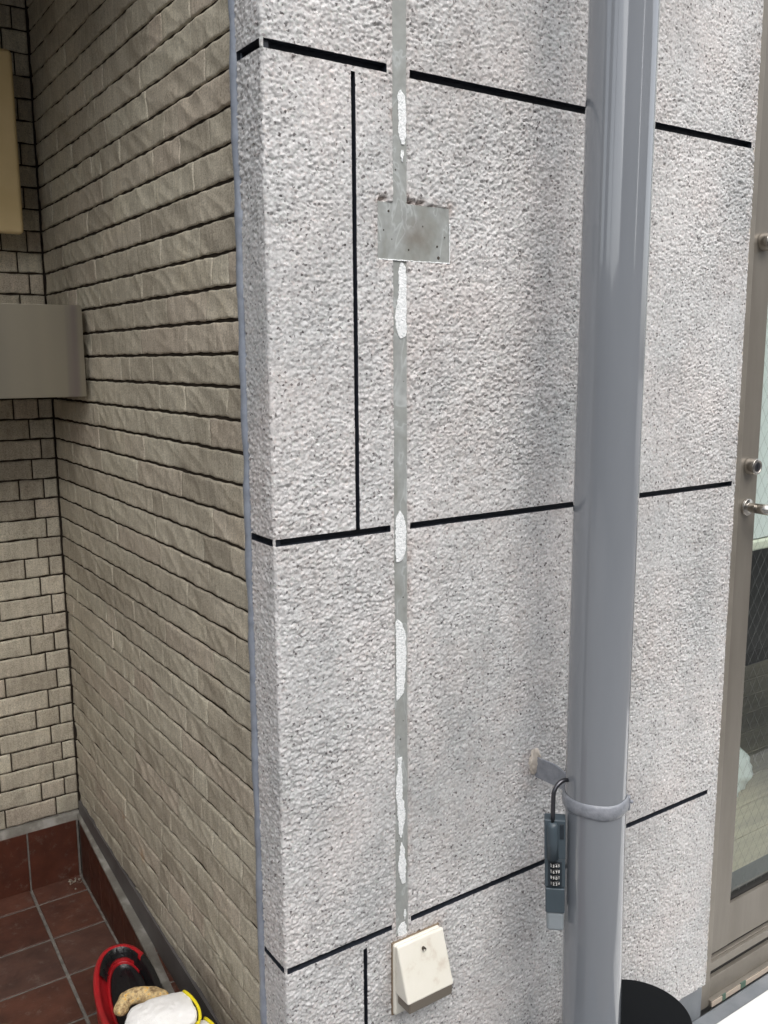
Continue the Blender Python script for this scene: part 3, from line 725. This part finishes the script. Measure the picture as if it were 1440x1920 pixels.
# ---------------------------------------------------------------- glazed door on the right
dr_ = empty('glazed_door', (1.35, .03, -1.30), 'bronze aluminium door with wired glass at the right edge', 'door')
DX1 = 1.80
bm = bmesh.new()
box(bm, .9660, .9980, .0120, .100, -1.3495, 1.05)
box(bm, .9985, DX1+.07, .0140, .100, 1.0, 1.05); box(bm, DX1+.03, DX1+.07, .012, .1, -1.3, .999)
bm_obj('door_frame', bm, M_alu2, dr_, bevel=.0012)
lf = bmesh.new()
box(lf, 1.0020, 1.0640, .0200, .052, -1.2380, .996)
box(lf, DX1-.04, DX1+.026, .0200, .052, -1.2380, .996)
box(lf, 1.0643, DX1-.0403, .0210, .051, -1.2380, -1.1420)
box(lf, 1.0643, DX1-.0403, .0210, .051, .93, .996)
leaf = bm_obj('leaf_frame', lf, M_alu, dr_, bevel=.0012)
bm = bmesh.new(); box(bm, .9982, 1.0018, .030, .06, -1.24, .99); box(bm, 1.003, 1.79, .026, .05, -1.246, -1.2382); bm_obj('weather_strip', bm, M_rubber, leaf)
bm = bmesh.new(); box(bm, 1.0642, 1.0675, .027, .044, -1.1418, .93); box(bm, 1.0676, DX1-.041, .027, .044, -1.1418, -1.1385); bm_obj('glazing_gasket', bm, M_rubber, leaf)
M_glass = bpy.data.materials.new('wired_glass'); M_glass.use_nodes = True; t = M_glass.node_tree; t.nodes.clear()
o_ = t.nodes.new('ShaderNodeOutputMaterial'); mx = t.nodes.new('ShaderNodeMixShader'); tr = t.nodes.new('ShaderNodeBsdfTransparent'); gl = t.nodes.new('ShaderNodeBsdfGlossy'); fr = t.nodes.new('ShaderNodeFresnel')
tr.inputs[0].default_value = (.90,.925,.915,1); gl.inputs['Roughness'].default_value = .015; fr.inputs[0].default_value = 1.55
ge = t.nodes.new('ShaderNodeNewGeometry'); ma = t.nodes.new('ShaderNodeMath'); ma.operation = 'SUBTRACT'; ma.use_clamp = True; t.links.new(fr.outputs[0], ma.inputs[0]); t.links.new(ge.outputs['Backfacing'], ma.inputs[1]); t.links.new(ma.outputs[0], mx.inputs[0]); t.links.new(tr.outputs[0], mx.inputs[1]); t.links.new(gl.outputs[0], mx.inputs[2]); t.links.new(mx.outputs[0], o_.inputs[0])
bm = bmesh.new(); box(bm, 1.0645, DX1-.0405, .0335, .0385, -1.1415, .9295); bm_obj('glass_pane', bm, M_glass, leaf)
# embedded wire diamonds, in clipped segments
M_wire = mat('glass_wire', (.16,.17,.16), .5, .6)
bm = bmesh.new(); x0, x1, z0, z1 = 1.066, DX1-.042, -1.138, .92; pitch = .030; sl_ = 1.55
for sg in (1, -1):
    cmin = min(z0-sg*sl_*x0, z0-sg*sl_*x1); cmax = max(z1-sg*sl_*x0, z1-sg*sl_*x1)
    cc = cmin
    while cc < cmax:
        xs_ = sorted([max(x0, min(x1, (z-cc)/(sg*sl_))) for z in (z0, z1)])
        a, b = xs_
        if b-a > .003: tube(bm, [(a, .0360+.0002*sg, cc+sg*sl_*a), (b, .0360+.0002*sg, cc+sg*sl_*b)], .0002, 4, cap=False)
        cc += pitch*math.sqrt(1+sl_*sl_)*.75
bm_obj('wire_mesh', bm, M_wire, leaf)
# lever handle
lev = empty('tmp', (0,0,0), None, None); bpy.data.objects.remove(lev)
bm = bmesh.new(); lathe(bm, [(0,.001),(.0165,.001),(.0175,-.002),(.0160,-.006),(.0095,-.008),(.0095,-.028),(0,-.028)], (1.0330,.0195,-.2865), 32, axis='y')
hd = bm_obj('handle_rose', bm, M_chrome, leaf, smooth=False, bevel=.0006)
bm = bmesh.new(); tube(bm, [(1.031,-.003,-.2865),(1.033,-.0225,-.2865),(1.043,-.0295,-.288),(1.062,-.0315,-.292),(1.10,-.0315,-.2945),(1.150,-.0300,-.2945)], [.0095,.0108,.0112,.0100,.0080,.0075], 20)
bm_obj('lever', bm, M_chrome, hd, smooth=True)
for (cz, cx_) in ((-.2070, 1.0345), (.2100, 1.0350)):
    bm = bmesh.new(); lathe(bm, [(0,.001),(.0155,.001),(.0170,-.001),(.0165,-.012),(.0150,-.0180),(.0118,-.0190),(.0112,-.0178),(0,-.0178)], (cx_,.0195,cz), 36, axis='y')
    cy_ = bm_obj('lock_cylinder', bm, M_chrome, leaf, bevel=.0005)
    bm = bmesh.new(); lathe(bm, [(0,-.0182),(.0085,-.0182),(.0085,-.0172),(0,-.0172)], (cx_,.0195,cz), 24, axis='y'); box(bm, cx_-.0009, cx_+.0009, .0005, .002, cz-.0045, cz+.0045)
    bm_obj('keyway', bm, M_chromed, cy_)
# threshold
thr = bmesh.new()
box(thr, .9985, DX1+.07, .0190, .10, -1.2510, -1.2475)
box(thr, .9985, DX1+.07, .0130, .10, -1.2700, -1.2513)
box(thr, .9985, DX1+.07, .0155, .10, -1.3350, -1.2900)
box(thr, .9985, DX1+.07, .0070, .10, -1.3480, -1.3353)
thb = bm_obj('threshold', thr, M_alu2, dr_, bevel=.001)
bm = bmesh.new(); box(bm, .999, DX1+.07, .024, .1, -1.2897, -1.2703); bm_obj('shadow_gap', bm, M_rubber, thb)
bm = bmesh.new()
for a, b in ((.999,1.034),(1.046,1.098),(1.116,1.40)): box(bm, a, b, .0050, .0068, -1.3485, -1.3375)
tp = bm_obj('masking_tape', bm, M_tan, thb); tp['label'] = 'tan masking tape along the threshold'
bm = bmesh.new()
for a, b in ((1.0342,1.0458),(1.0982,1.1158)): box(bm, a, b, .0045, .0068, -1.3490, -1.3350)
bm_obj('green_tape', bm, M_green, thb)
# upper part of the house over the door and beyond it (outside the frame)
bm = bmesh.new(); box(bm, WR, 3.2, .004, .25, 1.055, 2.6); box(bm, DX1+.075, 3.2, .004, .25, -1.27, 1.0545)
tag(bm_obj('house_wall', bm, M_wall), 'plain rough-cast wall over and beyond the glazed door', 'wall')
# room behind the glass; planks and bag stand in for reflections on it
M_plank = mat('pale_floor_planks', (.42,.38,.28), .5); g = N(M_plank); geo = g.n('NewGeometry')
g.col(g.mix(.8, g.ramp(geo.outputs['Random Per Island'], [(0,(.40,.37,.28)), (1,(.55,.50,.38))]), g.ramp(g.noise(8, 5, .6, g.mapping((.6,8,1))), [(.3,(.7,.7,.7)), (.7,(1.15,1.12,1.05))]), 'MULTIPLY'))
bm = bmesh.new(); y = .15
while y < 2.6:
    box(bm, .97, 4.2, y, y+.094, -1.24, -1.213); y += .097
tag(bm_obj('reflected_planks', bm, M_plank, None, bevel=.0015), kind='structure')
M_int = mat('interior_wall_paint', (.05,.055,.05), .8); M_lin_ = mat('dark_block_paint', (.012,.013,.013), .6)
bm = bmesh.new()
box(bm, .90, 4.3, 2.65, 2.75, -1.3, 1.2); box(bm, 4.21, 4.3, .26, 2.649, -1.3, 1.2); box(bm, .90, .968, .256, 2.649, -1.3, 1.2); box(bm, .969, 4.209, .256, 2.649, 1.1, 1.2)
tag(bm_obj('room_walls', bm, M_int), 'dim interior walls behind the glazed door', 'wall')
bm = bmesh.new(); box(bm, .999, 1.87, .1005, .148, -1.27, -1.200); tag(bm_obj('door_track', bm, mat('track_grey', (.15,.17,.165), .4, .5), None, bevel=.002), 'grey metal inner track behind the glazed door', 'track')
bm = bmesh.new(); box(bm, 1.1, 4.15, 1.02, 1.5, -1.212, .2)  # black block added to darken the view through the glass
bmesh.ops.translate(bm, verts=bm.verts, vec=(0,0,.0005)); dark_blk = tag(bm_obj('dark_block', bm, M_lin_, None, bevel=.004), 'near-black block added deep inside the room to darken the view through the glass', 'dark_block')
bm = bmesh.new()
for k in range(5): box(bm, 1.12+.6*k, 1.69+.6*k, 1.010, 1.0195, -1.15, .15)
bm_obj('dark_block_panels', bm, M_int, dark_blk, bevel=.003)
# roller curtain
M_cur = mat('pale_green_fabric', (.82,.86,.84), .8); M_hem = mat('cream_hem', (.80,.80,.66), .6)
cu_ = empty('curtain', (1.4,.085,-.37), 'pale green-white curtain hanging behind the upper wired glass', 'curtain')
bm = bmesh.new(); prev = None
for x in np.linspace(1.0, 1.86, 120):
    yy = .085+.004*math.sin(x*46)+.002*math.sin(x*101)
    cur = [bm.verts.new((x, yy, -.375)), bm.verts.new((x, yy, .99)), bm.verts.new((x, yy+.0012, .99)), bm.verts.new((x, yy+.0012, -.375))]
    if prev:
        for k in range(4): bm.faces.new((prev[k], cur[k], cur[(k+1)%4], prev[(k+1)%4]))
    prev = cur
bm_obj('fabric', bm, M_cur, cu_, smooth=False)
bm = bmesh.new(); box(bm, 1.0, 1.86, .076, .094, -.400, -.378); bm_obj('hem_bar', bm, M_hem, cu_, bevel=.006, seg=4)
# reflected plastic bag, modelled as a solid behind the glass
bm = bmesh.new(); bmesh.ops.create_icosphere(bm, subdivisions=5, radius=1)
from mathutils import noise as mn
for v_ in bm.verts:
    p = v_.co.copy(); q = 1+.45*mn.noise(p*1.7)+.22*abs(mn.noise(p*4+Vector((3,1,2))))+.08*mn.noise(p*11)
    v_.co = Vector((p.x*.12*q, p.y*.11*q, p.z*.13*q))
    if v_.co.z < -.085: v_.co.z = -.085
bmesh.ops.transform(bm, matrix=Matrix.Translation((1.55,.47,-1.127)), verts=bm.verts)
M_bag = mat('white_plastic_bag', (.72,.78,.76), .35)
tag(bm_obj('reflected_bag', bm, M_bag, None, smooth=True), 'reflection of a crumpled white plastic bag, modelled behind the glass', 'bag')

# ---------------------------------------------------------------- red tub with work gloves
M_red = mat('red_plastic', (.50,.012,.018), .32); g = N(M_red)
g.col(g.ramp(g.noise(30, 4), [(.3,(.27,.008,.012)), (.7,(.38,.012,.017))]))
M_lin = mat('black_lining', (.007,.007,.008), .38); g = N(M_lin); g.bump(g.noise(60, 4, .6, g.mapping((1,.25,1))), .8, .004)
tc = (-.1140, .352, FZ+.001); rot = R(-8); sx, sy = .050, .128
tb = empty('power_tool', tc, 'red and black power tool with slotted panel standing on the porch floor under white gloves', 'power tool')
def ov(prof, name, m, parent, cap=False, smooth=True, ox=0, arc=None):
    bm = bmesh.new(); rings = []; n = 72
    for kx, h in prof:
        ring = []
        for k in range(n):
            a = 2*math.pi*k/n; ca, sa = math.cos(a), math.sin(a)
            e = .86; x = (sx+kx)*math.copysign(abs(ca)**e, ca); y = (sy+kx)*math.copysign(abs(sa)**e, sa)
            x, y = x*math.cos(rot)-y*math.sin(rot), x*math.sin(rot)+y*math.cos(rot)
            dip = .012*(1-abs(sa))*(h/.165)
            ring.append(bm.verts.new((tc[0]+x+ox*min(1,max(0,-kx-.0076)/.018), tc[1]+y, tc[2]+h-dip)))
        rings.append(ring)
    for a, b in zip(rings, rings[1:]):
        for k in range(n):
            if arc and not ((arc[0] <= 360*k/n < arc[1]) or (arc[1] > 360 and 360*k/n < arc[1]-360)): continue
            bm.faces.new((a[k], a[(k+1)%n], b[(k+1)%n], b[k]))
    if cap: bm.faces.new(rings[-1])
    bmesh.ops.delete(bm, geom=[v for v in bm.verts if not v.link_faces], context='VERTS')
    return bm_obj(name, bm, m, parent, smooth=smooth)
ov([(-.014,0),(-.010,.004),(-.005,.05),(-.001,.110),(.001,.112),(.001,.118),(-.0005,.121),(.003,.150),(.0045,.161),(.003,.1655),(-.002,.1665),(-.006,.164),(-.0075,.158)], 'housing', M_red, tb, arc=(38,296))
ov([(-.014,0),(-.010,.004),(-.005,.05),(-.001,.110),(-.0005,.121),(.003,.150),(.0045,.161),(.003,.1655),(-.002,.1665),(-.006,.164),(-.0075,.158)], 'rear_housing', M_lin, tb, arc=(296,398))
ov([(-.0076,.1585),(-.010,.152),(-.0135,.144),(-.0150,.1405)], 'inner_wall', M_red, tb, ox=.008, arc=(52,290))
ov([(-.0076,.1585),(-.010,.152),(-.0135,.144),(-.0150,.1405)], 'rear_wall', M_lin, tb, ox=.008, arc=(290,412))
ov([(-.0066,.1660),(-.0095,.1640),(-.0125,.1585),(-.0155,.1500)], 'slotted_band', M_lin, tb, ox=.008, arc=(45,150))
ov([(-.0150,.1405),(-.0158,.1425),(-.0172,.1435),(-.0186,.1420),(-.0194,.1385)], 'inner_rim', M_red, tb, ox=.008, arc=(40,300))
ov([(-.0190,.1387),(-.0235,.1345),(-.031,.1315),(-.037,.1335),(-.046,.1345)], 'black_cover', M_lin, tb, cap=True, ox=.010)
# ribs of the slotted band
bm = bmesh.new()
for a in (60, 76, 92, 108, 124, 138):
    al = R(a); 
    for kx0, h0, kx1, h1 in ((-.0090,.1645,-.0150,.1515),):
        P_ = []
        for kx, h in ((kx0,h0),(kx1,h1)):
            x, y = (sx+kx)*math.cos(al), (sy+kx)*math.sin(al)
            P_.append((tc[0]+.008*min(1,max(0,-kx-.0076)/.018)+x*math.cos(rot)-y*math.sin(rot), tc[1]+x*math.sin(rot)+y*math.cos(rot), tc[2]+h-.012*(1-abs(math.sin(al)))+.0005))
        tube(bm, P_, .0010, 8)
bm_obj('band_rib', bm, M_black, tb)

bm = bmesh.new()
for a in (70, 88, 104, 118):
    al = R(a); P_ = []
    for kx in (-.022, -.030, -.038, -.045):
        x, y = (sx+kx)*math.cos(al), (sy+kx)*math.sin(al)
        P_.append((tc[0]+.010+x*math.cos(rot)-y*math.sin(rot), tc[1]+x*math.sin(rot)+y*math.cos(rot), tc[2]+.1315+.0008*(kx < -.03)-.012*(1-abs(math.sin(al)))+.0008))
    tube(bm, P_, [.0006,.0013,.0013,.0006], 8)
bm_obj('cover_rib', bm, M_lin, tb, smooth=True)

# gloves: capsules fused by remesh
M_glove = mat('white_cotton_knit', (.80,.79,.77), .9, 0, .2); g = N(M_glove)
g.bump(g.noise(500, 2, .6), .6, .001)
M_coat = mat('dirty_tan_palm_coating', (.52,.40,.22), .8); g = N(M_coat)
g.col(g.ramp(g.noise(110, 5, .7), [(.3,(.12,.08,.04)), (.43,(.34,.23,.11)), (.56,(.60,.46,.24)), (.66,(.70,.36,.03))])); g.bump(g.noise(260, 3), 1., .0022)
M_hemy = mat('yellow_cuff_hem', (.80,.66,.01), .8); g = N(M_hemy); g.bump(g.noise(420, 2), .8, .001)
def fused(name, caps, m, parent, vox=.0022, sm_=3):
    bm = bmesh.new()
    for cp in caps:
        pts, rads, fl = cp[:3]; e0 = .12 if len(cp) > 3 else .9
        b2 = bmesh.new(); P_ = [Vector(p) for p in pts]
        # rounded ends
        d0 = (P_[0]-P_[1]).normalized(); d1 = (P_[-1]-P_[-2]).normalized()
        PP = [P_[0]+d0*rads[0]*e0, P_[0]+d0*rads[0]*e0*.66]+P_+[P_[-1]+d1*rads[-1]*.6, P_[-1]+d1*rads[-1]*.9]
        RR_ = [rads[0]*.35 if e0 > .5 else rads[0]*.9, rads[0]*(.78 if e0 > .5 else .96)]+list(rads)+[rads[-1]*.78, rads[-1]*.35]
        tube(b2, PP, RR_, 20)
        cz_ = sum((p.z for p in P_), 0)/len(P_)
        for v_ in b2.verts: v_.co.z = cz_+(v_.co.z-cz_)*fl
        me = bpy.data.meshes.new('t'); b2.to_mesh(me); b2.free(); bm.from_mesh(me); bpy.data.meshes.remove(me)
    o = bm_obj(name, bm, m, parent, smooth=True)
    rm = o.modifiers.new('r', 'REMESH'); rm.mode = 'VOXEL'; rm.voxel_size = vox; rm.use_smooth_shade = True
    s2 = o.modifiers.new('s', 'SMOOTH'); s2.iterations = sm_; s2.factor = .5
    tx = bpy.data.textures.new('folds', 'CLOUDS'); tx.noise_scale = .028; tx.noise_depth = 2
    dm = o.modifiers.new('d', 'DISPLACE'); dm.texture = tx; dm.strength = .007; dm.mid_level = .5; dm.texture_coords = 'GLOBAL'
    return o
def hemring(name, c_, ax, w_, h_, m, parent, tr_=.0035):
    """flattened ring round a cuff opening"""
    ax = Vector(ax).normalized(); up = Vector((0,0,1)); sd = ax.cross(up).normalized()
    bm = bmesh.new(); n = 40; pts = [Vector(c_)+sd*w_*math.cos(a)+up*h_*math.sin(a)+ax*.003*math.sin(2*a) for a in [2*math.pi*k/n for k in range(n+1)]]
    tube(bm, pts, tr_, 10); return bm_obj(name, bm, m, parent, smooth=True)
z_ = -1.008
g1 = empty('work_glove', (-.12,.21,z_), 'upper white cotton glove with tan rubber thumb lying across the red power tool', 'glove', 'work gloves on the red power tool')
fused('knit', [([(-.064,.209,z_+.004),(-.086,.212,z_+.005),(-.113,.214,z_+.006),(-.135,.205,z_+.002)], [.034,.036,.040,.038], .50, 1),
               ([(-.130,.235,z_+.004),(-.158,.205,z_+.002),(-.178,.170,z_-.004)], [.022,.019,.015], .7),
               ([(-.128,.205,z_+.001),(-.150,.170,z_),(-.168,.125,z_-.006)], [.022,.019,.014], .7),
               ([(-.120,.190,z_+.001),(-.132,.145,z_),(-.142,.100,z_-.006)], [.020,.017,.013], .7),
               ([(-.106,.180,z_+.001),(-.112,.140,z_),(-.116,.105,z_-.005)], [.018,.015,.012], .7)], M_glove, g1)
fused('coated_thumb', [([(-.090,.262,z_-.001),(-.106,.278,z_+.001),(-.124,.288,z_+.001),(-.140,.287,z_),(-.151,.277,z_-.003)], [.0125,.0135,.0140,.0135,.0120], .9)], M_coat, g1, .0018, 1)
hemring('cuff_hem', (-.0600,.2085,z_+.004), (1,-.05,0), .0345, .0165, M_hemy, g1, .0024)
z2_ = -1.030
g2_ = empty('work_glove', (-.10,.15,z2_), 'lower white cotton glove with yellow cuff half hidden under the other glove', 'glove', 'work gloves on the red power tool')
fused('knit', [([(-.049,.163,z2_+.004),(-.075,.166,z2_+.003),(-.112,.168,z2_),(-.135,.150,z2_)], [.031,.034,.037,.034], .5, 1),
               ([(-.130,.150,z2_),(-.152,.110,z2_-.003),(-.160,.08,z2_-.006)], [.020,.017,.013], .7),
               ([(-.110,.140,z2_),(-.126,.095,z2_-.003),(-.132,.06,z2_-.006)], [.020,.017,.013], .7)], M_glove, g2_)
hemring('cuff_hem', (-.0455,.1625,z2_+.004), (1,-.05,0), .0315, .0155, M_hemy, g2_, .0024)

# green hose loop at the very bottom left
M_hose = mat('pale_green_hose', (.42,.52,.22), .3)
bm = bmesh.new(); hc = Vector((-.346, .470, FZ+.06))
for k in range(3):
    pts = [hc+Vector((.118*math.cos(a), .118*math.sin(a), -.050+.0095*k+.002*math.sin(3*a+k))) for a in [2*math.pi*j/60 for j in range(61)]]
    tube(bm, pts, .0046, 12, cap=False)
tag(bm_obj('garden_hose', bm, M_hose, None, smooth=True), 'pale green hose coiled on the porch floor at the bottom left corner', 'hose')
